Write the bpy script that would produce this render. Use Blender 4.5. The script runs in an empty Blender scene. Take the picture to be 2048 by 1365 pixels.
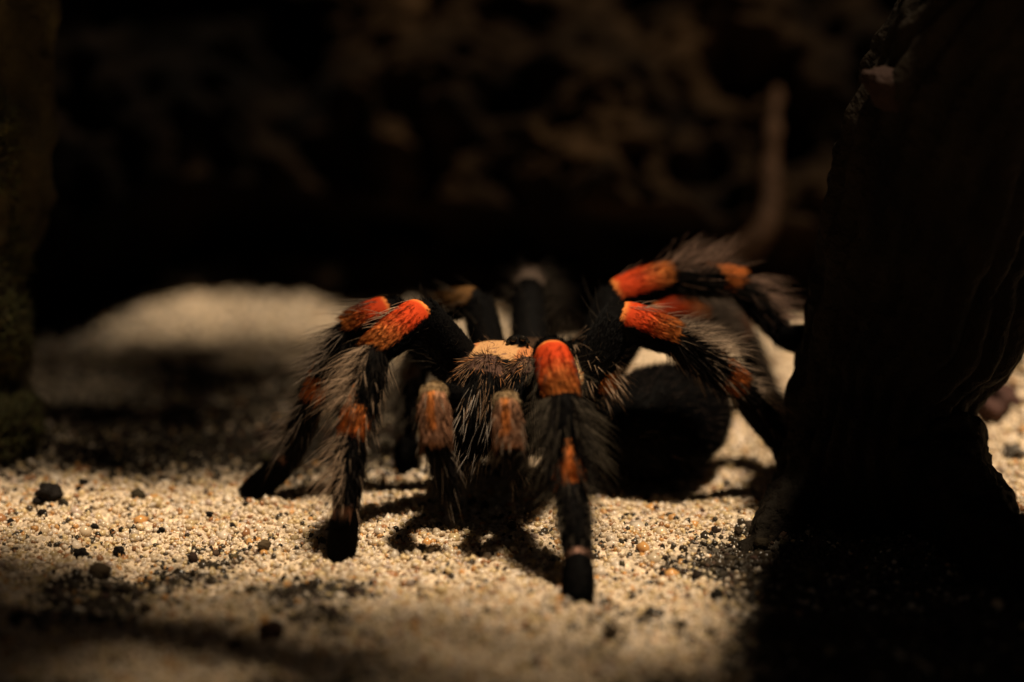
import bpy, bmesh, math, random
import numpy as np
from mathutils import Vector, Matrix

SC = bpy.context.scene
COL = SC.collection
rng = np.random.default_rng(7)
random.seed(7)
U = 0.01                                   # all shapes below are written in centimetres, linked in metres

# ------------------------------------------------------------------ camera
DIST, PITCH, LENS, AIMZ = 42.0, math.radians(15), 110.0, 2.2
cp, sp_ = math.cos(PITCH), math.sin(PITCH)
CAM = np.array([0.0, -DIST * cp, AIMZ + DIST * sp_])
cam = bpy.data.cameras.new("camera")
cam.lens = LENS; cam.sensor_width = 36; cam.clip_start = 0.01; cam.clip_end = 50
cam.dof.use_dof = True; cam.dof.focus_distance = (DIST - 1.1) * U; cam.dof.aperture_fstop = 8.2
camo = bpy.data.objects.new("camera", cam); COL.objects.link(camo)
camo.location = Vector(CAM * U); camo.rotation_euler = (math.radians(90) - PITCH, 0, 0)
SC.camera = camo
# ------------------------------------------------------------------ world + one lamp
SUN_EL, SUN_AZ = math.radians(74), math.radians(125)     # azimuth clockwise from +Y (away from the camera)
SUN_ANGLE = 3.6
w = bpy.data.worlds.new("World"); SC.world = w; w.use_nodes = True
nt = w.node_tree; bg = nt.nodes["Background"]
sky = nt.nodes.new("ShaderNodeTexSky"); sky.sky_type = 'NISHITA'; sky.sun_disc = False
sky.sun_elevation = SUN_EL; sky.sun_rotation = SUN_AZ
wm = nt.nodes.new("ShaderNodeMix"); wm.data_type = 'RGBA'; wm.blend_type = 'MULTIPLY'; wm.inputs[0].default_value = 1
wm.inputs[7].default_value = (1.0, .62, .34, 1)              # the room's dim tungsten tone
nt.links.new(sky.outputs[0], wm.inputs[6]); nt.links.new(wm.outputs[2], bg.inputs[0]); bg.inputs[1].default_value = 0.006
sun = bpy.data.lights.new("sun", 'SUN'); sun.energy = 5.0; sun.angle = math.radians(SUN_ANGLE); sun.color = (1.0, 0.80, 0.56)
suno = bpy.data.objects.new("sun", sun); COL.objects.link(suno)
sdir = Vector((math.cos(SUN_EL) * math.sin(SUN_AZ), math.cos(SUN_EL) * math.cos(SUN_AZ), math.sin(SUN_EL)))
suno.rotation_euler = (-sdir).to_track_quat('-Z', 'Y').to_euler(); suno.location = sdir
SC.view_settings.view_transform = 'Standard'; SC.view_settings.look = 'None'
SC.view_settings.exposure = 0.42; SC.view_settings.gamma = 1
SC.cycles.use_denoising = True
SC.cycles.max_bounces = 6; SC.cycles.diffuse_bounces = 3; SC.cycles.glossy_bounces = 2
SC.cycles.sample_clamp_indirect = 2.0; SC.cycles.caustics_reflective = False

FPX = 2048 * LENS / 36
def P(px, py, y):
    """the point of the world plane at depth y that shows at photo pixel px, py"""
    d = np.array([(px - 1024) / FPX, cp + (682.5 - py) / FPX * sp_, -sp_ + (682.5 - py) / FPX * cp])
    return CAM + d * ((y - CAM[1]) / d[1])
def G(px, py, z=0.0):
    d = np.array([(px - 1024) / FPX, cp + (682.5 - py) / FPX * sp_, -sp_ + (682.5 - py) / FPX * cp])
    return CAM + d * ((z - CAM[2]) / d[2])

# ------------------------------------------------------------------ noise
def _h(ix, iy, iz, s):
    n = (ix * 374761393 + iy * 668265263 + iz * 2147483647 + s * 1274126177) & 0xFFFFFFFF
    n = ((n ^ (n >> 13)) * 1274126177) & 0xFFFFFFFF
    n = ((n ^ (n >> 16)) * 2246822519) & 0xFFFFFFFF
    return ((n ^ (n >> 15)) & 0xFFFFFF) / float(0xFFFFFF)
def vnoise(p, s=0):
    p = np.asarray(p, float); i = np.floor(p).astype(np.int64); f = p - i; f = f * f * (3 - 2 * f)
    r = 0
    for a in (0, 1):
        wx = f[:, 0] if a else 1 - f[:, 0]
        for b in (0, 1):
            wy = f[:, 1] if b else 1 - f[:, 1]
            for c in (0, 1):
                wz = f[:, 2] if c else 1 - f[:, 2]
                r = r + wx * wy * wz * _h(i[:, 0] + a, i[:, 1] + b, i[:, 2] + c, s)
    return r * 2 - 1
def fbm(p, octv=4, s=0, gain=.5):
    p = np.asarray(p, float); r = 0; a = 1.0
    for k in range(octv):
        r = r + a * vnoise(p * (2.03 ** k) + 17.3 * k, s + k); a *= gain
    return r
def sstep(a, b, x):
    t = np.clip((x - a) / (b - a), 0, 1); return t * t * (3 - 2 * t)

# ------------------------------------------------------------------ object helpers
def tag(o, label=None, cat=None, group=None, kind=None):
    if label: o["label"] = label
    if cat: o["category"] = cat
    if group: o["group"] = group
    if kind: o["kind"] = kind
    return o
def empty(name, loc=(0, 0, 0)):
    o = bpy.data.objects.new(name, None); o.location = Vector(loc) * U; o.empty_display_size = .01
    COL.objects.link(o); return o
def mesh_obj(name, V, F, mat, parent=None, col=None, smooth=True, loops=None, sizes=None, origin=(0, 0, 0)):
    """V in cm, world; F an (n,k) array or list of arrays of faces"""
    me = bpy.data.meshes.new(name)
    V = (np.asarray(V, float) - np.asarray(origin, float)) * U
    Fs = F if isinstance(F, list) else [F]
    idx = np.concatenate([np.asarray(f).ravel() for f in Fs]).astype(np.int32)
    siz = np.concatenate([np.full(len(f), np.asarray(f).shape[1]) for f in Fs]).astype(np.int32)
    me.vertices.add(len(V)); me.vertices.foreach_set("co", V.astype(np.float32).ravel())
    me.loops.add(len(idx)); me.loops.foreach_set("vertex_index", idx)
    me.polygons.add(len(siz)); me.polygons.foreach_set("loop_start", np.concatenate([[0], np.cumsum(siz)[:-1]]).astype(np.int32))
    if smooth: me.polygons.foreach_set("use_smooth", np.ones(len(siz), bool))
    me.update(calc_edges=True)
    if col is not None:
        a = me.color_attributes.new("tint", 'FLOAT_COLOR', 'POINT')
        c = np.ones((len(V), 4), np.float32); c[:, :3] = col; a.data.foreach_set("color", c.ravel())
    me.materials.append(mat)
    o = bpy.data.objects.new(name, me); COL.objects.link(o)
    if parent is not None:
        o.parent = parent
        o.location = Vector(np.asarray(origin, float) * U) - parent.location
    else: o.location = Vector(np.asarray(origin, float) * U)
    return o

# ------------------------------------------------------------------ materials
def new_mat(name):
    m = bpy.data.materials.new(name); m.use_nodes = True
    return m, m.node_tree, m.node_tree.nodes["Principled BSDF"]
def N(t, typ, **kw):
    n = t.nodes.new(typ)
    for k, v in kw.items():
        if k in n.inputs.keys(): n.inputs[k].default_value = v
        else: setattr(n, k, v)
    return n
def tint_mat(name, rough=.7, spec=.3, coat=0, sheen=0, trans=0.0, bump=None):
    m, t, b = new_mat(name)
    a = N(t, "ShaderNodeVertexColor", layer_name="tint")
    t.links.new(a.outputs[0], b.inputs["Base Color"])
    b.inputs["Roughness"].default_value = rough; b.inputs["Specular IOR Level"].default_value = spec
    if sheen: b.inputs["Sheen Weight"].default_value = sheen
    if bump:
        tc = N(t, "ShaderNodeTexCoord"); no = N(t, "ShaderNodeTexNoise", Scale=bump[0], Detail=4.0)
        bp = N(t, "ShaderNodeBump", Strength=bump[1], Distance=bump[2])
        t.links.new(tc.outputs["Object"], no.inputs["Vector"]); t.links.new(no.outputs[0], bp.inputs["Height"])
        t.links.new(bp.outputs[0], b.inputs["Normal"])
    if trans:
        tr = N(t, "ShaderNodeBsdfTranslucent"); t.links.new(a.outputs[0], tr.inputs[0])
        mx = N(t, "ShaderNodeMixShader"); mx.inputs[0].default_value = trans
        t.links.new(b.outputs[0], mx.inputs[1]); t.links.new(tr.outputs[0], mx.inputs[2])
        t.links.new(mx.outputs[0], t.nodes["Material Output"].inputs[0])
    return m
M_hair = tint_mat("spider_hair", .5, .04, trans=.2)
M_cut = tint_mat("spider_cuticle", .75, .04, bump=(1200, .5, .0003))
M_grain = tint_mat("sand_grain_quartz", .2, .6, trans=.38)
M_bank = tint_mat("peat_soil", .9, .03, bump=(900, .8, .001))
M_bark = tint_mat("dark_bark", .8, .07, bump=(700, .9, .0012))
M_crumb = tint_mat("soil_crumb_dark", .7, .1, bump=(2500, .8, .0004))
M_moss = tint_mat("moss", .8, .2)
m, t, b = new_mat("glossy_eye"); b.inputs["Base Color"].default_value = (.01, .008, .006, 1); b.inputs["Roughness"].default_value = .05
M_eye = m
# ground: sand mixed with peat and painted shade, fine grain by voronoi cells
M_sand, t, b = new_mat("sand_ground")
tc = N(t, "ShaderNodeTexCoord"); a = N(t, "ShaderNodeVertexColor", layer_name="tint")
vo = N(t, "ShaderNodeTexVoronoi", Scale=1500.0); t.links.new(tc.outputs["Object"], vo.inputs["Vector"])
hs = N(t, "ShaderNodeSeparateColor"); t.links.new(vo.outputs["Color"], hs.inputs[0])
rm = N(t, "ShaderNodeMapRange"); rm.inputs[3].default_value = .55; rm.inputs[4].default_value = 1.25
t.links.new(hs.outputs[0], rm.inputs[0])
mu = N(t, "ShaderNodeMix", data_type='RGBA', blend_type='MULTIPLY'); mu.inputs[0].default_value = 1
t.links.new(a.outputs[0], mu.inputs[6]); t.links.new(rm.outputs[0], mu.inputs[7])
t.links.new(mu.outputs[2], b.inputs["Base Color"]); b.inputs["Roughness"].default_value = .8
bp = N(t, "ShaderNodeBump", Strength=.9, Distance=.0005); bp.invert = True
t.links.new(vo.outputs["Distance"], bp.inputs["Height"]); t.links.new(bp.outputs[0], b.inputs["Normal"])

# ------------------------------------------------------------------ ground
DUNE = P(520, 560, 14.5)
FEET = [tuple(G(a_, b_)[:2]) for a_, b_ in ((1156, 1222), (682, 1124), (500, 998), (815, 948))]
def height(x, y):
    p = np.stack([x, y, np.zeros_like(x)], 1)
    h = .16 * fbm(p * .38, 3, 5) + .085 * fbm(p * 1.3, 3, 9) + .02 * fbm(p * 5, 2, 12)
    h = h * (1 - .5 * np.exp(-((x - .5) ** 2 + (y + .5) ** 2) / 14))
    gx, gy = x + 4.9, y - 14.3
    h += .12 * np.exp(-(gx / 2.2) ** 2 - ((y - 12.2) / 1.6) ** 2)
    h += .55 * np.exp(-((x - 5.2) / 2.4) ** 2 - ((y - 6.5) / 3.0) ** 2)     # drift behind the trunk
    h += 1.75 * np.exp(-((x - 8.1) / 1.3) ** 2 - ((y - 4.6) / 2.0) ** 2) * (1 + .25 * fbm(p * 1.6, 3, 66))      # mound right of the trunk
    h -= .18 * np.exp(-((x - 2.2) / 1.4) ** 2 - ((y - 1.0) / 1.4) ** 2)
    for fx, fy in FEET:                                                    # sand pushed up round the feet
        d = np.hypot(x - fx, y - fy)
        h += .07 * np.exp(-((d - .32) / .11) ** 2) * (1 + .6 * vnoise(p * 4, 3)) - .05 * np.exp(-(d / .2) ** 2)
    h -= .35 * sstep(3, 6, y) * (1 - sstep(8.5, 10.5, y)) * (1 - sstep(-2, 1, x))
    h += .14 * np.exp(-((x + 3.2) / .9) ** 2 - ((y - 1.9) / .6) ** 2)
    return h
def soil_shade_mix(x, y):
    """share of dark colour in the sand: peat, and shade painted in"""
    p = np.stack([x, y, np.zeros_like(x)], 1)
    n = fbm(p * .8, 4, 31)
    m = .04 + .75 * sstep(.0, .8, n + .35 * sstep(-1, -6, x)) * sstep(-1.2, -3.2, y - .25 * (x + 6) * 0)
    m = m + (.5 + .35 * sstep(-5.5, -7.5, x)) * sstep(7.5, 9, y)  # sand strip behind dimmed in colour, its weaker light painted in
    m = m + .72 * sstep(.3, 1.7, y + .3 * fbm(p * 1.1, 3, 3)) * (1 - sstep(7.4, 8.4, y)) * (1 - sstep(-.5, 1.2, x))  # cast shadow of the left middle ground painted into the colour
    m = m + .8 * sstep(2.2, 3.1, x + .35 * fbm(p * 2, 3, 8)) * sstep(-.6, -1.6, y) * (1 - sstep(-9, -14, y))  # dark soil by the trunk foot, with the trunk's shadow painted in
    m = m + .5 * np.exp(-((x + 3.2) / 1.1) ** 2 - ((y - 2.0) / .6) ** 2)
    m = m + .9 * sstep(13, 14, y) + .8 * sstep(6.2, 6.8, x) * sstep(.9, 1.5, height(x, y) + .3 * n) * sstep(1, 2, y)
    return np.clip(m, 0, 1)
def axis_coords(lo, hi, step, far, grow=1.25):
    a = list(np.arange(lo, hi + 1e-6, step)); s = step
    while a[-1] < far: s *= grow; a.append(a[-1] + s)
    s = step
    while a[0] > -far: s *= grow; a.insert(0, a[0] - s)
    return np.array(a)
gx = axis_coords(-11, 11, .055, 250); gy = axis_coords(-11, 19, .055, 250)
X, Y = np.meshgrid(gx, gy, indexing='ij'); x, y = X.ravel(), Y.ravel()
z = height(x, y)
q = np.stack([x, y, 0 * x], 1)
near = (np.abs(x) < 11) & (y > -11) & (y < 19)
z = z + np.where(near, .025 * vnoise(q * 14, 77), 0)
SANDC = np.array([.60, .47, .33]); PEAT_SHADE = np.array([.035, .026, .016])
sm = soil_shade_mix(x, y)[:, None]
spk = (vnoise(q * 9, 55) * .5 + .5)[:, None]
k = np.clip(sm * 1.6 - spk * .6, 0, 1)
c = SANDC * (1 - k) + PEAT_SHADE * k
nx, ny = len(gx), len(gy)
I = np.arange(nx * ny).reshape(nx, ny)
F = np.stack([I[:-1, :-1], I[1:, :-1], I[1:, 1:], I[:-1, 1:]], -1).reshape(-1, 4)
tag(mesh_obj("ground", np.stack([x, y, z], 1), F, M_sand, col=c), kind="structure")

# sand grains
ico = bmesh.new(); bmesh.ops.create_icosphere(ico, subdivisions=1, radius=1)
IV = np.array([v.co[:] for v in ico.verts]); IF = np.array([[v.index for v in f.verts] for f in ico.faces]); ico.free()
def scatter_lumps(name, pos, rad, colr, mat, squash=(.6, 1.0), jitter=.28, **kw):
    n = len(pos); k = len(IV)
    S = rad[:, None] * rng.uniform(squash[0], 1.25, (n, 3))
    V = IV[None] * (1 + rng.uniform(-jitter, jitter, (n, k, 1)))
    V = V * S[:, None, :]
    a = rng.uniform(0, 2 * np.pi, n); b2 = rng.uniform(0, 2 * np.pi, n)
    ca, sa, cb, sb = np.cos(a), np.sin(a), np.cos(b2), np.sin(b2)
    x_, y_, z_ = V[..., 0].copy(), V[..., 1].copy(), V[..., 2].copy()
    x2 = x_ * ca[:, None] - y_ * sa[:, None]; y2 = x_ * sa[:, None] + y_ * ca[:, None]
    y3 = y2 * cb[:, None] - z_ * sb[:, None]; z3 = y2 * sb[:, None] + z_ * cb[:, None]
    V = np.stack([x2, y3, z3], -1) + pos[:, None, :]
    Fx = (IF[None] + (np.arange(n) * k)[:, None, None]).reshape(-1, 3)
    return mesh_obj(name, V.reshape(-1, 3), Fx, mat, col=np.repeat(colr, k, 0), smooth=False, **kw)
n = 95000
xs = rng.uniform(-9.5, 10, n); ys = -10 + 17 * rng.beta(1.15, 1.5, n)
n2 = 15000
xs = np.concatenate([xs, rng.uniform(-9, 9, n2)]); ys = np.concatenate([ys, rng.uniform(7, 17, n2)]); n += n2
rad = .031 * np.exp(rng.normal(0, .36, n))
pos = np.stack([xs, ys, height(xs, ys) + rng.uniform(-.02, .03, n)], 1)
pal = np.array([[.74, .60, .42], [.82, .70, .56], [.70, .54, .30], [.66, .36, .13], [.44, .22, .10], [.56, .44, .36]])
pc = pal[rng.choice(6, n, p=[.37, .27, .21, .06, .04, .05])] * rng.uniform(.75, 1.1, (n, 1))
dark = rng.random(n) < np.clip(.025 + soil_shade_mix(xs, ys) * .95, 0, 1)
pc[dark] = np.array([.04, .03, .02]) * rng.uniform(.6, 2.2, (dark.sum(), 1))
tag(scatter_lumps("sand_grains", pos, rad, pc, M_grain), "loose cream and amber sand grains strewn over the ground", "sand", kind="stuff")

ng = 26000
xg, yg = rng.uniform(-9, 9.5, ng), rng.uniform(-9, 8, ng)
kg = rng.random(ng) < np.clip(.012 + .5 * soil_shade_mix(xg, yg) ** 1.5, 0, 1); xg, yg = xg[kg], yg[kg]; ng = len(xg)
rg = .03 * np.exp(np.abs(rng.normal(0, .5, ng)))
cg = np.array([.028, .019, .012]) * rng.uniform(.3, 2.4, (ng, 1)) * rng.uniform(.85, 1.15, (ng, 3))
tag(scatter_lumps("soil_grit", np.stack([xg, yg, height(xg, yg) + rg * .5], 1), rg, cg, M_crumb), "fine dark peat grit mixed into the sand", "soil", kind="stuff")

# ------------------------------------------------------------------ lofted organic tubes (wood)
def catmull(pts, n):
    pts = np.asarray(pts, float); Pn = np.vstack([2 * pts[0] - pts[1], pts, 2 * pts[-1] - pts[-2]])
    out = []; m_ = len(pts) - 1
    for u in np.linspace(0, m_ - 1e-6, n):
        i = int(u); f = u - i; p0, p1, p2, p3 = Pn[i:i + 4]
        out.append(.5 * (2 * p1 + (p2 - p0) * f + (2 * p0 - 5 * p1 + 4 * p2 - p3) * f * f + (3 * p1 - p0 - 3 * p2 + p3) * f ** 3))
    return np.array(out)
def loft(path_r, n=120, m_=96, amp=.15, freq=1.0, ridge=0.0, nr=14, flat=1.0, seed=0):
    C = catmull(path_r, n); ctr, r = C[:, :3], C[:, 3]
    T = np.gradient(ctr, axis=0); T /= np.linalg.norm(T, axis=1)[:, None]
    ref = np.array([0.0, 1, 0]) if abs(T[:, 1]).mean() < .8 else np.array([0.0, 0, 1])
    A = ref - T * (T @ ref)[:, None]; A /= np.linalg.norm(A, axis=1)[:, None]; B = np.cross(T, A)
    ph = np.linspace(0, 2 * np.pi, m_, endpoint=False)
    D = A[:, None] * np.cos(ph)[None, :, None] * flat + B[:, None] * np.sin(ph)[None, :, None]
    V = ctr[:, None] + D * r[:, None, None]
    Vf = V.reshape(-1, 3); Df = D.reshape(-1, 3)
    d = amp * fbm(Vf * freq, 4, seed)
    if ridge:
        pv = np.repeat(ph[None], n, 0).ravel(); s = np.repeat(np.arange(n)[:, None], m_, 1).ravel() / n
        d = d + ridge * np.abs(np.sin(pv * nr / 2 + 2.0 * fbm(np.stack([s * 4, np.cos(pv), np.sin(pv)], 1), 3, seed + 4)))
    Vf = Vf + Df * d[:, None]
    Vf = np.vstack([Vf, ctr[0], ctr[-1]])
    I = np.arange(n * m_).reshape(n, m_); J = np.roll(I, -1, 1)
    F4 = np.stack([I[:-1], J[:-1], J[1:], I[1:]], -1).reshape(-1, 4)
    F3 = np.vstack([np.stack([J[0], I[0], np.full(m_, n * m_)], 1), np.stack([I[-1], J[-1], np.full(m_, n * m_ + 1)], 1)])
    return Vf, [F4, F3]
def wood_col(V, base, var=.5, s=0, f=3):
    n_ = fbm(V * np.array([f, f, f * .4]), 4, s)[:, None]
    return np.clip(np.array(base) * (1 + var * n_), .002, 1)

trunk = empty("tree_trunk", (5, 0, 0))
tag(trunk, "dark gnarled tree trunk leaning right, on which two of the spider's feet rest", "tree trunk")
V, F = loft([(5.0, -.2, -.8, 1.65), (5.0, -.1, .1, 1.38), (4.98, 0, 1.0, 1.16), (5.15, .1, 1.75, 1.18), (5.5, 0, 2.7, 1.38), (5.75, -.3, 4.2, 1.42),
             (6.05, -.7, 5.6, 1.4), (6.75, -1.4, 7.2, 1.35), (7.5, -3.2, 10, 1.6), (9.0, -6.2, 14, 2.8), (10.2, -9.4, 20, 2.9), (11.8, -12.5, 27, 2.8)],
            n=260, m_=160, amp=.14, freq=1.3, ridge=.14, nr=22, seed=40)  # out-of-view upper trunk thickened and leaned forward to shade the front right
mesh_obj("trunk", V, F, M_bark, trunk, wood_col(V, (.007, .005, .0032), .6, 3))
for path in ([(4.3, -.5, .6, .5), (3.75, -.9, .1, .4), (3.4, -1.5, -.12, .3), (3.1, -2.2, -.3, .15)],
             [(5.6, -.8, .8, .7), (6.0, -2.0, .25, .6), (6.2, -3.6, 0, .45), (6.5, -5.6, -.3, .3)]):
    V, F = loft(path, n=70, m_=48, amp=.14, freq=2.2, ridge=.05, nr=9, seed=51)
    mesh_obj("root", V, F, M_bark, trunk, wood_col(V, (.008, .006, .004), .6, 4))
# the broken knob on the trunk's left edge high up
V, F = loft([(6.0, -1.2, 5.8, .45), (5.1, -1.4, 5.9, .34), (4.6, -1.5, 6.0, .22), (4.42, -1.5, 6.08, .1)], n=40, m_=32, amp=.14, freq=2.5, seed=71)
mesh_obj("knot", V, F, M_bark, trunk, wood_col(V, (.016, .009, .007), .5, 5))

stump = empty("mossy_stump", (-8.6, 2.0, 0))
tag(stump, "dim upright stump with green moss at the left edge of the sand", "stump")
V, F = loft([(-8.3, 2.4, -.8, 1.75), (-8.25, 2.4, .3, 1.4), (-8.15, 2.5, 2, 1.2), (-8.1, 2.6, 4, 1.4), (-8.3, 3.2, 6.5, 1.7), (-9.2, 4.4, 10, 2.0), (-9.8, 6, 15, 2.2)],
            n=160, m_=110, amp=.22, freq=1.6, ridge=.1, nr=15, seed=90)
mesh_obj("trunk", V, F, M_bark, stump, wood_col(V, (.042, .034, .018), .6, 9))
for k_, (yo, zo, x1, r_) in enumerate([(-4.4, .2, .2, .36), (-3.2, 0, 1.0, .46), (-2.0, .3, 1.9, .52), (-.7, -.2, 1.5, .53), (.6, .4, 1.8, .53), (1.95, 0, 1.4, .55), (3.2, .3, .4, .56)]):  # unseen branches added overhead to shade the ground behind the spider
    V, F = loft([(-9.8, 5, 17, r_), (-7.4, 1.4 + yo * .8, 22 + zo, r_ * 1.1), (-2.6, 1.2 + yo, 24.6 + zo, r_ * 1.1), (0, 1.3 + yo, 25 + zo, r_ * 1.1),
                 (2.6, 1.3 + yo, 25 + zo, r_ * .95), (x1 + 3.6, 1.3 + yo, 25.2 + zo, r_ * .4)], n=110, m_=32, amp=.3, freq=.9, ridge=.06, nr=9, seed=95 + k_)
    mesh_obj("shade_branch", V, F, M_bark, stump, wood_col(V, (.05, .045, .024), .6, 10))
V, F = loft([(-9.8, 5, 17, 1.6), (-8.5, 8.5, 19, 2.6), (-5.2, 10.8, 20, 3.2), (-2.6, 13, 21, 2.8), (0, 17, 22, 2.0)], n=110, m_=60, amp=.5, freq=.6, ridge=.1, nr=9, seed=120)  # unseen thick limb, added to keep the bank's left in shade
mesh_obj("shade_branch", V, F, M_bark, stump, wood_col(V, (.05, .045, .024), .6, 10))
TW = []
for k_, (yo, r_) in enumerate([(0, .42), (-1.5, .62), (-2.9, .66), (-4.4, .55), (-5.6, .9)]):      # unseen fan of branches, added to dapple the front sand with shade
    TW.append([(11.8, -12.5, 27, .9), (10.5, -11.6 + yo * .7, 31, .6), (7.6, -10.6 + yo, 33, r_), (4.4, -9.3 + yo, 33, r_), (1.0, -7.9 + yo, 33.5, r_ * 1.1), (-2.5, -6.6 + yo, 34, r_ * .8)])
for k_, path in enumerate(TW):
    V, F = loft(path, n=110, m_=32, amp=.3, freq=.8, ridge=.06, nr=9, seed=140 + k_)
    mesh_obj("shade_branch", V, F, M_bark, trunk, wood_col(V, (.05, .04, .024), .6, 11))

# ------------------------------------------------------------------ hair-like cones (also moss shoots)
def cones(root, d0, bend, L, w0, colr, rings=3, sides=3):
    """numpy batch of tapering bent hairs -> V, [F4, F3], col"""
    n = len(root); s = np.linspace(0, 1, rings + 1)
    pts = root[:, None] + L[:, None, None] * (d0[:, None] * s[None, :, None] + bend[:, None] * (s ** 2)[None, :, None])
    tan = d0 + bend
    ref = np.where(np.abs(tan[:, 2:3]) < .8 * np.linalg.norm(tan, axis=1)[:, None], np.array([[0, 0, 1.0]]), np.array([[1.0, 0, 0]]))
    A = np.cross(tan, ref); A /= np.linalg.norm(A, axis=1)[:, None] + 1e-9
    B = np.cross(tan, A); B /= np.linalg.norm(B, axis=1)[:, None] + 1e-9
    a0 = rng.uniform(0, 2 * np.pi, n)
    ring = []
    for j in range(rings):
        wj = w0 * (1 - .75 * (s[j] ** 1.3))
        for q_ in range(sides):
            a_ = a0 + 2 * np.pi * q_ / sides
            ring.append(pts[:, j] + (A * np.cos(a_)[:, None] + B * np.sin(a_)[:, None]) * wj[:, None])
    ring.append(pts[:, rings])
    V = np.stack(ring, 1); kv = V.shape[1]
    f4 = []; f3 = []
    for j in range(rings - 1):
        for q_ in range(sides):
            a_, b_ = j * sides + q_, j * sides + (q_ + 1) % sides
            f4.append([a_, b_, b_ + sides, a_ + sides])
    for q_ in range(sides):
        f3.append([(rings - 1) * sides + q_, (rings - 1) * sides + (q_ + 1) % sides, rings * sides])
    off = (np.arange(n) * kv)[:, None, None]
    F4 = (np.array(f4)[None] + off).reshape(-1, 4) if f4 else np.zeros((0, 4), int)
    F3 = (np.array(f3)[None] + off).reshape(-1, 3)
    return V.reshape(-1, 3), F4, F3, np.repeat(colr, kv, 0)
def join_cones(L_):
    Vs, F4s, F3s, Cs, o = [], [], [], [], 0
    for V, a_, b_, c_ in L_:
        Vs.append(V); F4s.append(a_ + o); F3s.append(b_ + o); Cs.append(c_); o += len(V)
    return np.vstack(Vs), [np.vstack(F4s), np.vstack(F3s)], np.vstack(Cs)
def unit(v): return v / (np.linalg.norm(v, axis=-1, keepdims=True) + 1e-9)

# moss on the stump
def moss(name, centres, radii, n, parent, L=(.1, .26), c0=(.045, .042, .016)):
    out = []
    for cc, rr in zip(centres, radii):
        d = unit(rng.normal(size=(n, 3))); rr_ = np.array(rr)
        root = np.array(cc) + d * rr_ * (1 + .18 * fbm(d * 4 + cc[2], 3, 3)[:, None])
        dd = unit(d + rng.normal(0, .45, (n, 3)) + np.array([0, 0, .3]))
        cl = np.array(c0) * rng.uniform(.5, 1.9, (n, 1)) * rng.uniform(.85, 1.15, (n, 3))
        out.append(cones(root - dd * .1, dd, rng.normal(0, .2, (n, 3)), rng.uniform(*L, n), rng.uniform(.012, .03, n), cl, 2, 3))
    V, F, C_ = join_cones(out)
    return mesh_obj(name, V, F, M_moss, parent, C_)
moss("moss", [(-7.2, 1.6, .55), (-7.6, 1.4, .3), (-7.1, 1.8, 1.9), (-7.1, 2.1, 3.2), (-7.2, 1.8, 4.5), (-7.3, 1.9, 2.6)],
     [(.55, .5, .5), (.7, .5, .35), (.3, .4, .6), (.3, .4, .8), (.4, .5, .8), (.35, .4, .5)], 2600, stump)

# ------------------------------------------------------------------ soil bank behind
def bank():
    xs = np.linspace(-26, 30, 560); vs = np.linspace(0, 1, 300)
    Xg, Vg = np.meshgrid(xs, vs, indexing='ij'); X_, v = Xg.ravel(), Vg.ravel()
    # profile: steep undercut face, then lumpy slope rising and running back
    front = np.interp(X_, [-26, -12, -9, -7.5, -6.2, -5, -3, -1.5, 0, 1.5, 3, 6, 12, 30], [7.6, 8.0, 8.3, 9.0, 10.8, 12.0, 11.5, 11.0, 10.0, 9.4, 9.0, 9.2, 8, 6])
    front = front + .25 * vnoise(np.stack([X_ * .9, 0 * X_, 0 * X_], 1), 8)
    zz = np.where(v < .35, v / .35 * 2.2, 2.2 + (v - .35) / .65 * 9) - .3
    yy = np.where(v < .35, .5 * np.sin(v / .35 * np.pi), (v - .35) / .65 * 7.0)
    yy = yy - 1.0 * sstep(.22, .45, v) * (1 - sstep(.45, .8, v))
    p = np.stack([X_, front + yy, zz], 1)
    n1 = fbm(p * .55, 3, 201); n2 = fbm(p * 1.5, 4, 211); n3 = np.abs(vnoise(p * 2.6, 221))
    dn = 1.2 * n1 + .5 * n2 + .1 * n3 + .12 * fbm(p * 5, 3, 231)
    nrm = unit(np.stack([0 * X_, -np.ones_like(X_), .55 + 0 * X_], 1))
    p = p + nrm * dn[:, None] * (.25 + .75 * sstep(0, .2, v))[:, None]
    I = np.arange(560 * 300).reshape(560, 300)
    F = np.stack([I[:-1, :-1], I[1:, :-1], I[1:, 1:], I[:-1, 1:]], -1).reshape(-1, 4)
    t1 = (fbm(p * 1.1, 4, 301) * .5 + .5)[:, None]; t2 = (fbm(p * .5 + 9, 3, 302) * .5 + .5)[:, None]
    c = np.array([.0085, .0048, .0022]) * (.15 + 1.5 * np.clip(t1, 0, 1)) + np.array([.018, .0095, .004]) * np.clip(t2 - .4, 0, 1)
    c = c * (.25 + .75 * sstep(-7, -1, p[:, 0:1] + 2.5 * fbm(p * .3, 2, 5)[:, None])) * (.4 + .7 * sstep(-.5, .6, fbm(p * .45, 3, 404))[:, None])  # bank painted darker towards the left, shade put into the soil colour
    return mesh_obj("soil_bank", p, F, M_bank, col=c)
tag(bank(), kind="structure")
r1 = empty("hanging_root", P(1530, 470, 8))
tag(r1, "blurred brown root curving down the soil bank, right of centre", "root")
V, F = loft([tuple(P(1575, -60, 12.6)) + (.05,), tuple(P(1560, 120, 11.2)) + (.08,), tuple(P(1546, 250, 9.0)) + (.13,), tuple(P(1540, 330, 8.5)) + (.17,), tuple(P(1537, 420, 8.0)) + (.2,),
             tuple(P(1515, 475, 7.8)) + (.22,), tuple(P(1465, 520, 7.8)) + (.2,), tuple(P(1400, 560, 8.2)) + (.15,)], n=90, m_=32, amp=.06, freq=2, seed=5)
mesh_obj("root_stem", V, F, M_bark, r1, wood_col(V, (.022, .011, .0055), .3, 6))
r2 = empty("fallen_twig", P(1710, 160, -2))

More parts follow.
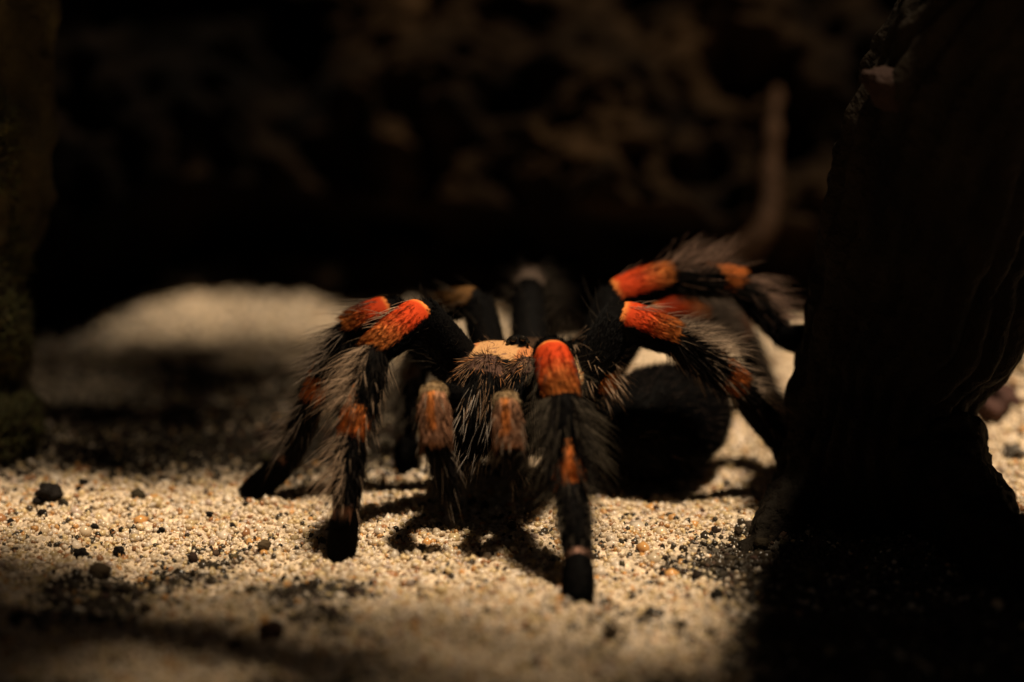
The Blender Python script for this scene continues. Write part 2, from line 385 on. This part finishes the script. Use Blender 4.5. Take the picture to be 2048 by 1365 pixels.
# ------------------------------------------------------------------ soil crumbs
def lump(name, c, r, colr, parent=None, seed=0, sub=3, sq=(1, 1, .75)):
    bm_ = bmesh.new(); bmesh.ops.create_icosphere(bm_, subdivisions=sub, radius=1)
    V = np.array([v.co[:] for v in bm_.verts]); F = np.array([[v.index for v in f.verts] for f in bm_.faces]); bm_.free()
    V = V * (1 + .45 * fbm(V * 1.4 + seed * 3.1, 3, seed))[:, None]
    V = V * np.array(sq) * r
    return mesh_obj(name, V + np.array(c), F, M_crumb, parent, np.clip(np.array(colr) * (1 + .4 * fbm(V / r * 2, 3, seed)[:, None]), .003, 1), smooth=False, origin=c)
BLACK = (.007, .005, .004)
crumbs = [(102, 1008, 25, "largest black soil clod on the lit sand at the far left"),
          (76, 1013, 11, "small black crumb touching the left side of the largest clod"),
          (167, 987, 9, "black crumb on pale sand just above right of the largest clod"),
          (420, 1032, 8, "lone black crumb on pale sand between stump and the spider's left feet"),
          (322, 1067, 7, "round black bead of soil in the brightest left sand"),
          (163, 1110, 16, "blurred black clod below the largest clod"),
          (238, 1102, 13, "blurred dark crumb just right of a larger blurred clod in the left foreground"),
          (545, 1295, 24, "large blurred brown clod in the front, left of the nearest foot"),
          (470, 1310, 15, "blurred brown clod touching the left of the large front clod"),
          (38, 1268, 20, "blurred black clod low in the left front corner"),
          (1325, 1140, 9, "dark crumb on lit sand right of the spider's nearest foot"),
          (1212, 1226, 10, "blurred dark crumb just in front of the spider's nearest foot"),
          (1310, 1012, 9, "dark brown crumb on lit sand under the spider's abdomen"),
          (1548, 1020, 20, "black clod at the foot of the trunk beside the lit sand")]
for i, (a_, b_, r_, lb) in enumerate(crumbs):
    g = G(a_, b_); g[2] = height(np.array([g[0]]), np.array([g[1]]))[0]
    sc_ = FPX / (g[1] * cp + DIST) ; rr = r_ / sc_
    g[2] += rr * .45 + .02
    tag(lump("soil_crumb", g, rr, BLACK if i not in (7, 8, 12) else (.05, .028, .018), seed=i + 1), lb, "soil crumb", group="dark soil crumbs on the sand")
small = [(30, 985, 6), (80, 960, 6), (125, 957, 5), (143, 955, 5), (158, 995, 6), (85, 1040, 10), (20, 1050, 9), (510, 1200, 9), (605, 1185, 7), (655, 1208, 7),
         (1255, 1030, 6), (1340, 1022, 6), (1282, 1182, 6), (1000, 1175, 6), (490, 1010, 6), (190, 1050, 8), (225, 1060, 6), (560, 1100, 5), (1370, 1118, 5), (890, 1150, 5)]
small_labels = ["tiny crumb left of the largest clod, nearest the stump's foot", "tiny crumb on the sand just above the largest clod",
    "left of two specks on the sand above right of the largest clod", "right of two specks on the sand above right of the largest clod",
    "tiny speck touching the lower side of the crumb right of the largest clod", "small crumb just under the largest clod", "blurred crumb at the left edge below the largest clod",
    "blurred crumb in the left front third, in front of the spider's left foot", "blurred speck in front of the spider's front left foot, left of another speck",
    "blurred speck straight in front of the spider's front left foot", "speck on lit sand between the nearest foot and the abdomen", "speck on lit sand under the right end of the abdomen",
    "blurred speck to the right of the spider's nearest foot", "blurred speck left of the spider's nearest foot, below its shadow", "speck touching the tip of the outermost left foot",
    "crumb below right of the largest clod, left of its neighbour", "crumb below right of the largest clod, right of its neighbour", "speck on bright sand left of the front left foot",
    "speck between the nearest foot and the trunk's root", "speck in front of the shadow under the short feelers"]
for i, (a_, b_, r_) in enumerate(small):
    g = G(a_, b_); g[2] = height(np.array([g[0]]), np.array([g[1]]))[0]
    rr = r_ / (FPX / (g[1] * cp + DIST)); g[2] += rr * .4 + .02
    tag(lump("soil_crumb", g, rr, BLACK, seed=i + 31, sub=2), small_labels[i], "soil crumb", group="tiny soil crumbs on the sand")
g = G(365, 655); g = P(368, 650, 11.6)
g[2] = height(np.array([g[0]]), np.array([g[1]]))[0] + .12
tag(lump("stone", g, .33, (.06, .05, .04), seed=99, sq=(1.1, .8, .6)), "small grey stone at the foot of the lit dune behind", "stone")
bpy.data.objects.remove(r2)
for px_, py_, yy_, r_, cl_, nm_, lb_ in ((1982, 850, 2.6, .34, (.06, .03, .024), "bark_chip", "rough reddish bark chip on the gravel slope right of the trunk"),
        (2035, 745, 3.8, .42, (.02, .015, .011), "soil_clod", "dark soil clod on top of the slope at the right edge"),
        (2030, 965, 1.2, .16, (.10, .085, .07), "pebble", "grey pebble low on the gravel slope right of the trunk")):
    g = P(px_, py_, yy_); g[2] = height(np.array([g[0]]), np.array([g[1]]))[0] + r_ * .25
    tag(lump(nm_, g, r_, cl_, seed=int(px_) % 50, sub=4), lb_, nm_.replace("_", " "))

# ------------------------------------------------------------------ the tarantula
spider = empty("tarantula", (0.2, 0, 0))
tag(spider, "black tarantula with orange-red banded knees standing on sand", "spider")
# a segment: kind, p0, p1, r0, r1, dorsal
SEG = []
def foot(px, py, lift=-.01):
    g = G(px, py); g[2] = height(np.array([g[0]]), np.array([g[1]]))[0]
    g = G(px, py, g[2]); g[2] += lift
    return g
CENTRE = P(1060, 790, .2)
def leg(name, pts, radii, tip, out=None):
    J = [P(*p) for p in pts] + [tip]
    o = np.array(out, float) if out is not None else (J[-1] - CENTRE) * np.array([1, 1, 0]); o = o / np.linalg.norm(o)
    segs = []
    for kind, i in (("femur", 0), ("patella", 1), ("tibia", 2), ("metatarsus", 3), ("tarsus", 4)):
        a_, b_ = J[i], J[i + 1]; ax = unit(b_ - a_)
        D_ = np.array([0, 0, .75]) + o * .66
        if kind == "femur": D_ = np.array([0, 0, 1.0]) - o * .2
        D_ = D_ - ax * (D_ @ ax); D_ = unit(D_)
        r0, r1 = radii[i]
        if kind == "tarsus": b_ = b_ + np.array([0, 0, r1 * .5])
        segs.append(dict(kind=kind, a=a_, b=b_, r0=r0, r1=r1, D=D_, leg=name))
    SEG.extend(segs); return segs
R_ = lambda s: [(.30 * s, .29 * s), (.28 * s, .27 * s), (.26 * s, .235 * s), (.23 * s, .19 * s), (.20 * s, .20 * s)]
LEGS = []
LEGS.append(leg("A", [(1125, 800, -.5), (1102, 702, -1.9), (1122, 790, -2.6), (1141, 968, -3.1), (1157, 1124, -3.85)], R_(.95), foot(1156, 1224), out=(.05, -1, 0)))
LEGS.append(leg("B", [(975, 790, -.4), (842, 622, -1.1), (752, 697, -1.7), (706, 862, -2.3), (690, 1028, -2.6)], R_(.90), foot(682, 1124), out=(-.75, -.65, 0)))
LEGS.append(leg("C", [(975, 800, .0), (780, 618, .1), (702, 655, .0), (630, 790, -.1), (574, 925, 0)], R_(.86), foot(500, 998), out=(-1, -.15, 0)))
LEGS.append(leg("D", [(1000, 800, .6), (955, 600, 1.2), (880, 612, 1.5), (828, 745, 1.5), (812, 880, 1.4)], R_(.82), foot(815, 948), out=(-1, .3, 0)))
LEGS.append(leg("E", [(1062, 790, .8), (1057, 580, 2.3), (1062, 560, 3.2), (1082, 625, 4.2), (1090, 720, 5.0)], R_(.9), foot(1092, 790), out=(.1, 1, 0)))
LEGS.append(leg("F", [(1150, 815, -.1), (1238, 632, -.2), (1342, 672, -.2), (1474, 766, .1), (1566, 888, .4)], R_(.96), foot(1592, 955), out=(1, -.3, 0)))
LEGS.append(leg("G", [(1160, 800, .5), (1228, 590, 1.1), (1336, 556, 1.3), (1476, 562, 1.4), (1572, 676, 1.2)], R_(.93), P(1622, 692, .7), out=(1, .1, 0)))
LEGS.append(leg("H", [(1170, 800, 1.0), (1290, 625, 2.3), (1395, 630, 3.0), (1482, 660, 3.6), (1540, 790, 3.9)], R_(.85), foot(1585, 868), out=(1, .5, 0)))
def palp(name, pts, radii, tip, out):
    J = [P(*p) for p in pts] + [tip]; o = unit(np.array(out, float)); segs = []
    for kind, i in (("palp_femur", 0), ("palp_tibia", 1), ("palp_tarsus", 2)):
        a_, b_ = J[i], J[i + 1]; ax = unit(b_ - a_); D_ = np.array([0, 0, .6]) + o * .8; D_ = unit(D_ - ax * (D_ @ ax))
        segs.append(dict(kind=kind, a=a_, b=b_, r0=radii[i][0], r1=radii[i][1], D=D_, leg=name))
    SEG.extend(segs); return segs
PALPS = [palp("palp1", [(960, 810, -.6), (866, 782, -2.2), (872, 880, -2.6)], [(.16, .16), (.19, .19), (.14, .12)], P(895, 985, -2.4), (-.1, -1, 0)),
         palp("palp2", [(1050, 830, -.7), (1013, 798, -2.4), (1018, 885, -2.8)], [(.15, .15), (.175, .18), (.12, .10)], P(1040, 960, -2.1), (0, -1, 0))]
# ellipsoids: centre, long axis dir, (r_long, r_side, r_up), kind
ABD = P(1322, 846, 1.0)
head = unit(CENTRE - ABD) * np.array([1, 1, .2]); head = unit(head)
def frame(ax, up=np.array([0, 0, 1.0])):
    ax = unit(np.asarray(ax, float)); u_ = unit(up - ax * (up @ ax)); s_ = np.cross(u_, ax); return np.stack([ax, s_, u_])   # rows
PROC = P(1052, 748, .0)
hd = unit(np.array([-.35, -1.0, .05]))
ELL = [dict(kind="abdomen", c=ABD, R=frame((-.75, -.62, .0)), r=np.array([1.08, .74, .80])),
       dict(kind="carapace", c=PROC, R=frame(hd), r=np.array([1.12, .84, .44])),
       dict(kind="caput", c=P(1002, 748, -.72), R=frame(hd), r=np.array([.54, .74, .44])),
       dict(kind="coxae", c=PROC + np.array([.05, .05, -.4]), R=frame(hd), r=np.array([.95, .78, .38])),
       dict(kind="chelicera", c=P(953, 812, -1.3), R=frame((-.28, -.62, -1.0), np.array([-.2, -.9, .5])), r=np.array([.70, .45, .44])),
       dict(kind="chelicera", c=P(1046, 812, -1.3), R=frame((-.12, -.62, -1.0), np.array([-.1, -.9, .5])), r=np.array([.66, .38, .42])),
       dict(kind="tubercle", c=P(1036, 684, -.75), R=frame(hd), r=np.array([.13, .16, .1])),
       dict(kind="pedicel", c=(PROC * .5 + ABD * .5) + np.array([-.1, 0, -.2]), R=frame(ABD - PROC), r=np.array([.9, .3, .3])),
       dict(kind="maxilla", c=P(1178, 728, -.1), R=frame((.8, -.5, -.7)), r=np.array([.42, .22, .24]))]

def prof(t, kind):
    e = np.sqrt(np.clip(np.sin(np.pi * np.clip(t, 0, 1)), 0, 1))
    k_ = .74 if kind not in ("tarsus", "palp_tarsus", "palp_tibia") else .82
    return k_ + (1 - k_) * e
VB, FB4, off = [], [], 0
def uv_ball(c, R, r, nu=28, nv=18):
    u_ = np.linspace(0, 2 * np.pi, nu, endpoint=False); v_ = np.linspace(.02, np.pi - .02, nv)
    Ug, Vg = np.meshgrid(u_, v_, indexing='ij')
    L_ = np.stack([np.cos(Vg) * r[0], np.sin(Vg) * np.cos(Ug) * r[1], np.sin(Vg) * np.sin(Ug) * r[2]], -1)
    W = c + L_ @ R
    I = np.arange(nu * nv).reshape(nu, nv); J = np.roll(I, -1, 0)
    F = np.stack([I[:, :-1], I[:, 1:], J[:, 1:], J[:, :-1]], -1).reshape(-1, 4)
    return W.reshape(-1, 3), F, [I[:, 0][::-1], I[:, -1]]
bmB = bmesh.new()
def add_bm(V, F, caps):
    vs = [bmB.verts.new(tuple(v)) for v in V]
    for f in F: bmB.faces.new([vs[i] for i in f])
    for cpz in caps: bmB.faces.new([vs[i] for i in cpz])
def tube_bm(s):
    ts = np.linspace(0, 1, 15); a_, b_ = s["a"], s["b"]; ax = unit(b_ - a_); E2 = np.cross(ax, s["D"]); m_ = 20
    ph = np.linspace(0, 2 * np.pi, m_, endpoint=False); rows = []
    rl = s["r0"] + (s["r1"] - s["r0"]) * ts; rr = rl * prof(ts, s["kind"])
    # rounded ends
    cs = [(a_ - ax * rr[0] * .5, rr[0] * .55), *[(a_ + (b_ - a_) * t_, r_) for t_, r_ in zip(ts, rr)], (b_ + ax * rr[-1] * .5, rr[-1] * .55)]
    for c_, r_ in cs:
        rows.append(c_ + r_ * (np.cos(ph)[:, None] * s["D"] + np.sin(ph)[:, None] * E2))
    V = np.concatenate(rows); n_ = len(cs)
    I = np.arange(n_ * m_).reshape(n_, m_); J = np.roll(I, -1, 1)
    F = np.stack([I[:-1], J[:-1], J[1:], I[1:]], -1).reshape(-1, 4)
    add_bm(V, F, [I[0][::-1], I[-1]])
for s in SEG: tube_bm(s)
for e in ELL:
    V, F, caps = uv_ball(e["c"], e["R"], e["r"]); add_bm(V, F, caps)
bmesh.ops.recalc_face_normals(bmB, faces=bmB.faces)
me = bpy.data.meshes.new("tmp"); bmB.to_mesh(me); bmB.free()
tmp = bpy.data.objects.new("tmp", me); COL.objects.link(tmp)
md = tmp.modifiers.new("r", 'REMESH'); md.mode = 'VOXEL'; md.voxel_size = .035; md.use_smooth_shade = True
ms = tmp.modifiers.new("s", 'SMOOTH'); ms.factor = .5; ms.iterations = 3
dg = bpy.context.evaluated_depsgraph_get(); ev = tmp.evaluated_get(dg); m2 = ev.to_mesh()
nv = len(m2.vertices); BV = np.empty(nv * 3, np.float32); m2.vertices.foreach_get("co", BV); BV = BV.reshape(-1, 3).astype(float)
polys = [tuple(p.vertices) for p in m2.polygons]
BF4 = np.array([p for p in polys if len(p) == 4]); BF3 = np.array([p for p in polys if len(p) == 3])
ev.to_mesh_clear(); bpy.data.objects.remove(tmp)

BLK = np.array([.0022, .0019, .0018]); RED = np.array([.50, .048, .011]); ORG = np.array([.72, .23, .055]); CRM = np.array([.72, .46, .22]); PNK = np.array([.40, .22, .16])
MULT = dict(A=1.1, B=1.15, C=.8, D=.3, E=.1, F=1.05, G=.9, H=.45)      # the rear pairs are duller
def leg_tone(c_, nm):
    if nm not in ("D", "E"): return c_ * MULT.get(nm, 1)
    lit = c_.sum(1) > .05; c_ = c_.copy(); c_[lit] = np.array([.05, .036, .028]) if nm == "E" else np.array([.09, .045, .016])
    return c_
def seg_colour(kind, t, c, s, r):
    """t along, c = cos from dorsal, s = sin from dorsal, r = random 0..1 per point"""
    n = len(t); out = np.tile(BLK, (n, 1))
    def put(mask, colr): out[mask] = (colr[mask] if np.ndim(colr) == 2 else colr)
    if kind == "patella":
        g = (sstep(.4, .98, t + .2 * (r - .5)))[:, None]
        cc = (RED * (1 - g) + ORG * g) * .78
        tip_ = sstep(.12, .0, t + .06 * (r - .5))[:, None]; cc = cc * (1 - tip_) + ORG * .9 * tip_
        dark_ = (np.abs(np.abs(s) - .34) < .06) & (t > .2) & (t < .75)
        put(c + .25 * (r - .5) > .12, cc)
        put(dark_ & (c > 0), RED * .3); put(r > .90, BLK)
    elif kind == "tibia":
        put((t > .66 + .12 * np.abs(s) + .1 * (r - .5)) & (c > -.45 + .4 * (r - .5)), ORG * 1.0 + RED * .1)
        put((t > .5) & (np.abs(s) < .5 * (t - .5) / .25) & (c > 0) & (r < .85), ORG * 1.0 + RED * .1)
    elif kind == "metatarsus":
        put((t > .88) & (c > .2), PNK)
    elif kind == "femur":
        pass
    elif kind == "palp_tibia":
        put((c > -.25) & (r < .72), np.array([.33, .16, .09]))
        put((np.abs(s - .15) < .28) & (c > 0) & (t < .75) & (r < .75), ORG * .75)
        put((t < .1), CRM * .25)
    elif kind == "palp_femur":
        put((t > .9) & (c > .2), CRM * .2)
    return out
def ell_colour(kind, L_, r):
    """L_ local unit coords (long, side, up)"""
    n = len(L_); out = np.tile(BLK, (n, 1))
    if kind == "carapace":
        rim = (L_[:, 2] > -.1) & (np.hypot(L_[:, 0], L_[:, 1]) > .68) 
        out[:] = np.array([.035, .02, .012])
        out[rim] = CRM * .95
        out[rim & (r < .4)] = ORG * .7
    elif kind == "caput":
        top = L_[:, 2] > .76 - .35 * np.abs(L_[:, 1]) + .12 * (r - .5)
        out[top] = np.array([.46, .25, .11]); out[top & (np.abs(L_[:, 1]) > .4)] = np.array([.42, .16, .06]); out[top & (r < .22)] = PNK * .4
        out[L_[:, 0] < -.2] = BLK * 4
    elif kind == "chelicera":
        out[(L_[:, 0] < -.55) & (r < .8)] = PNK * .18
    elif kind == "abdomen":
        out[:] = BLK * .7
    elif kind == "maxilla":
        out[L_[:, 0] > .62] = ORG * .6
    return out
best = np.full(nv, 1e9); BC = np.tile(BLK, (nv, 1)); rr_ = vnoise(BV * 22, 4) * .5 + .5
for s in SEG:
    ab = s["b"] - s["a"]; l_ = np.linalg.norm(ab); ax = ab / l_
    t_ = ((BV - s["a"]) @ ax) / l_; tc_ = np.clip(t_, 0, 1)
    q_ = BV - (s["a"] + tc_[:, None] * ab); d = np.linalg.norm(q_, axis=1)
    rad_ = (s["r0"] + (s["r1"] - s["r0"]) * tc_) * prof(tc_, s["kind"])
    sd = d - rad_; m_ = sd < best
    if not m_.any(): continue
    qn = q_ / (d[:, None] + 1e-9); cc = qn @ s["D"]; ss = qn @ np.cross(ax, s["D"])
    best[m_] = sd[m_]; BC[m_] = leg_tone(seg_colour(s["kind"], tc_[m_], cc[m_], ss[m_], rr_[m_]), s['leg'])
for e in ELL:
    L_ = (BV - e["c"]) @ e["R"].T / e["r"]; k_ = np.linalg.norm(L_, axis=1); sd = (k_ - 1) * e["r"].min(); m_ = sd < best
    best[m_] = sd[m_]; BC[m_] = ell_colour(e["kind"], unit(L_[m_]), rr_[m_])
mesh_obj("body", BV, [f for f in (BF4, BF3) if len(f)], M_cut, spider, BC)

# ---- hair
def seg_hair(s, n, L, a_out, a_ax, width, bend_ax=.3, grav=.1, colour=None, cmin=-1.0, trange=(0, 1), rings=2, mult=1.0, jit=.18, side=None):
    t_ = rng.uniform(trange[0], trange[1], n); ph = rng.uniform(0, 2 * np.pi, n); keep = np.cos(ph) > cmin; t_, ph = t_[keep], ph[keep]; n = len(t_)
    ab = s["b"] - s["a"]; ax = unit(ab); E2 = np.cross(ax, s["D"])
    nrm = np.cos(ph)[:, None] * s["D"] + np.sin(ph)[:, None] * E2
    if side is not None:
        k2 = side(nrm); t_, ph, nrm = t_[k2], ph[k2], nrm[k2]; n = len(t_)
    rad_ = (s["r0"] + (s["r1"] - s["r0"]) * t_) * prof(t_, s["kind"])
    root = s["a"] + t_[:, None] * ab + nrm * (rad_ * .93)[:, None]
    d0 = unit(nrm * a_out + ax * a_ax + rng.normal(0, jit, (n, 3)))
    bend = ax * bend_ax + np.array([0, 0, -grav]) + rng.normal(0, .06, (n, 3))
    r_ = rng.random(n)
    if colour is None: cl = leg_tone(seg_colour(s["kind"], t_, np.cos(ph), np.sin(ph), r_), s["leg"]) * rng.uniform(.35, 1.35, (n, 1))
    else: cl = np.array(colour) * rng.uniform(.4, 1.4, (n, 1))
    Ls = rng.uniform(L[0], L[1], n)
    return cones(root, d0, bend, Ls, width * rng.uniform(.7, 1.3, n), cl * mult, rings)
LONG = (.40, .28, .19); DIM = (.10, .08, .06)
def toward(v, th):
    v = unit(np.array(v, float)); return lambda n_: n_ @ v > th
SIDE = dict(A=lambda n_: np.abs(n_[:, 0]) > .55, B=toward((-1, -.1, .15), .3), C=toward((-1, 0, .3), .2), D=toward((-1, 0, .3), .3), E=lambda n_: np.abs(n_[:, 0]) > .4,
            F=toward((.7, .1, .7), .62), G=toward((.5, .1, .85), .5), H=toward((.6, 0, .7), .1))
SHADE = dict(A=(.11, .09, .065), B=LONG, C=(.17, .13, .10), D=DIM, E=(.025, .02, .016), F=(.30, .22, .16), G=(.22, .14, .105), H=(.12, .09, .07))  # fringe tone per leg, with lit and shaded looks painted in
for i, sg in enumerate(LEGS):
    nm = sg[0]["leg"]; near_ = 1.0 if nm in "ABF" else .75
    out = []; sd_ = SIDE[nm]; lc = SHADE[nm]; mu_ = MULT[nm]; dense = 1.7 if nm == "G" else 1.0
    for s in sg:
        ln = np.linalg.norm(s["b"] - s["a"]); k_ = s["kind"]; q_ = max(ln, .5) * near_
        out.append(seg_hair(s, int(3800 * q_), (.05, .10), .26, 1.0, .0062, rings=1))        # velvet
        if k_ in ("patella", "tibia"):
            out.append(seg_hair(s, int(3800 * q_), (.08, .16), .2, 1.0, .005, jit=.1))
        if k_ == "patella":
            out.append(seg_hair(s, int(90 * q_), (.2, .4), .6, .85, .0045, colour=lc, rings=4, side=sd_))
        if k_ == "femur":
            out.append(seg_hair(s, int(45 * q_), (.2, .4), .9, .5, .0038, colour=(.05, .04, .03), rings=4))
        if k_ == "tibia":
            out.append(seg_hair(s, int(620 * q_ * dense * (.6 if nm == 'A' else 1)), (.15, .6), 1.0, .38, .0032, jit=.26, colour=lc, rings=4, grav=.12, bend_ax=.4, side=sd_, trange=(0, .7)))
            out.append(seg_hair(s, int((1500 if nm == 'A' else 420) * q_), (.12, .42 if nm == 'A' else .3), .7, .7, .005, colour=(.014, .011, .009), rings=3, side=(lambda n_: np.abs(n_[:, 0]) > .42) if nm == 'A' else None))
            out.append(seg_hair(s, int(50 * q_), (.2, .4), .5, .8, .0042, colour=lc, rings=4))
        if k_ == "metatarsus":
            out.append(seg_hair(s, int(360 * q_ * dense * (.6 if nm == 'A' else 1)), (.15, .55), .95, .45, .0032, jit=.26, colour=lc, rings=4, grav=.12, bend_ax=.4, side=sd_, trange=(0, .8)))
            out.append(seg_hair(s, int(300 * q_), (.1, .2), .45, .9, .0055, colour=(.02, .016, .014), rings=2))
            out.append(seg_hair(s, int(25 * q_), (.15, .3), .4, .9, .0042, colour=lc, rings=4))
        if k_ == "tarsus":
            out.append(seg_hair(s, int(2400 * q_), (.04, .08), .6, .8, .007, rings=1))
    V, F, C_ = join_cones(out)
    tag(mesh_obj("leg_hair", V, F, M_hair, spider, C_))
for sg in PALPS:
    out = []
    for s in sg:
        out.append(seg_hair(s, 2200, (.05, .10), .25, 1.0, .006, rings=1))
        if s["kind"] == "palp_tibia":
            out.append(seg_hair(s, 3200, (.09, .18), .25, 1.0, .0046, rings=3, grav=.12, jit=.12, trange=(.06, 1)))
            out.append(seg_hair(s, 260, (.05, .10), .5, .7, .0045, colour=(.36, .25, .14), rings=3, trange=(-.1, .05)))
            out.append(seg_hair(s, 22, (.18, .3), .4, .9, .0045, colour=(.4, .3, .22), rings=4, grav=.2))
        if s["kind"] == "palp_tarsus":
            out.append(seg_hair(s, 14, (.25, .45), .3, .9, .0036, colour=(.36, .29, .23), rings=4, grav=.2))
            out.append(seg_hair(s, 700, (.1, .22), .4, .9, .0055, colour=(.012, .01, .01), rings=3))
    V, F, C_ = join_cones(out); mesh_obj("palp_hair", V, F, M_hair, spider, C_)
def ell_hair(e, n, L, a_out, flow, width, bend=(0, 0, 0), colour=None, filt=None, rings=3, jit=.2, radial=0):
    d = unit(rng.normal(size=(n, 3)))
    if filt is not None: d = d[filt(d)]
    n = len(d); root = e["c"] + (d * e["r"] * .96) @ e["R"]; nrm = unit((d / e["r"]) @ e["R"])
    fl = np.tile(np.array(flow, float), (n, 1))
    if radial: fl = fl + radial * unit((d * np.array([1, 1, 0])) @ e["R"])
    fl = fl - nrm * (fl * nrm).sum(1)[:, None] * .8
    d0 = unit(nrm * a_out + fl + rng.normal(0, jit, (n, 3)))
    cl = ell_colour(e["kind"], d, rng.random(n)) if colour is None else np.tile(np.array(colour), (n, 1))
    cl = cl * rng.uniform(.45, 1.4, (n, 1))
    return cones(root, d0, np.tile(np.array(bend, float), (n, 1)) + rng.normal(0, .06, (n, 3)), rng.uniform(L[0], L[1], n), width * rng.uniform(.7, 1.3, n), cl, rings)
for e in ELL:
    if e["kind"] == "chelicera":
        ax = e["R"][0]
        out = [ell_hair(e, 5000, (.1, .2), .3, ax, .0055, rings=2),
               ell_hair(e, 1500, (.15, .32), .25, ax, .0045, colour=(.24, .145, .085), bend=(0, 0, -.15), rings=4, jit=.1, filt=lambda d: (d[:, 0] < .25) & (fbm(d * 2.2, 2, 3) > -.15)),
               ell_hair(e, 260, (.25, .5), .4, ax, .0045, colour=(.32, .27, .23), bend=(-.05, 0, -.25), rings=4, filt=lambda d: d[:, 0] > -.3),
               ell_hair(e, 420, (.12, .3), .3, ax, .006, colour=(.45, .2, .08), rings=3, filt=lambda d: d[:, 0] < -.55)]
        V, F, C_ = join_cones(out); mesh_obj("chelicera_hair", V, F, M_hair, spider, C_)
out = []
for e in ELL:
    if e["kind"] == "carapace":
        out.append(ell_hair(e, 7000, (.05, .1), .2, (0, 0, 0), .0055, rings=1, radial=1.0))
    if e["kind"] == "caput":
        out.append(ell_hair(e, 9000, (.05, .1), .16, e["R"][0], .005, rings=1, radial=.6, jit=.1))
        out.append(ell_hair(e, 120, (.12, .25), .5, e["R"][0], .004, rings=3, colour=(.4, .25, .15)))
    if e["kind"] in ("coxae", "pedicel"):
        out.append(ell_hair(e, 2500, (.1, .25), .5, (0, 0, -.6), .006, rings=2))
    if e["kind"] == "maxilla":
        out.append(ell_hair(e, 1600, (.08, .18), .4, e["R"][0], .006, rings=2))
        out.append(ell_hair(e, 140, (.25, .45), .6, e["R"][0], .006, colour=LONG, rings=4, bend=(0, 0, -.2)))
V, F, C_ = join_cones(out); mesh_obj("carapace_hair", V, F, M_hair, spider, C_)
e = ELL[0]; back = -e["R"][0]
out = [ell_hair(e, 14000, (.1, .2), .4, back, .006, rings=2, colour=(.003, .0025, .0025)),
       ell_hair(e, 500, (.12, .36), .6, back * .8, .0038, rings=4, colour=(.06, .042, .034), bend=(0, 0, -.15))]
V, F, C_ = join_cones(out); mesh_obj("abdomen_hair", V, F, M_hair, spider, C_)
for dx, dz, r_ in ((-.06, .06, .045), (.06, .07, .045), (-.13, .02, .03), (.13, .02, .03)):
    c0 = ELL[6]["c"] + np.array([dx, -.1, dz])
    V, F, caps = uv_ball(c0, np.eye(3), np.array([r_] * 3), 16, 12)
    mesh_obj("eye", V, [F, ], M_eye, spider, origin=c0)
print("verts", sum(len(o.data.vertices) for o in SC.objects if o.type == 'MESH'))
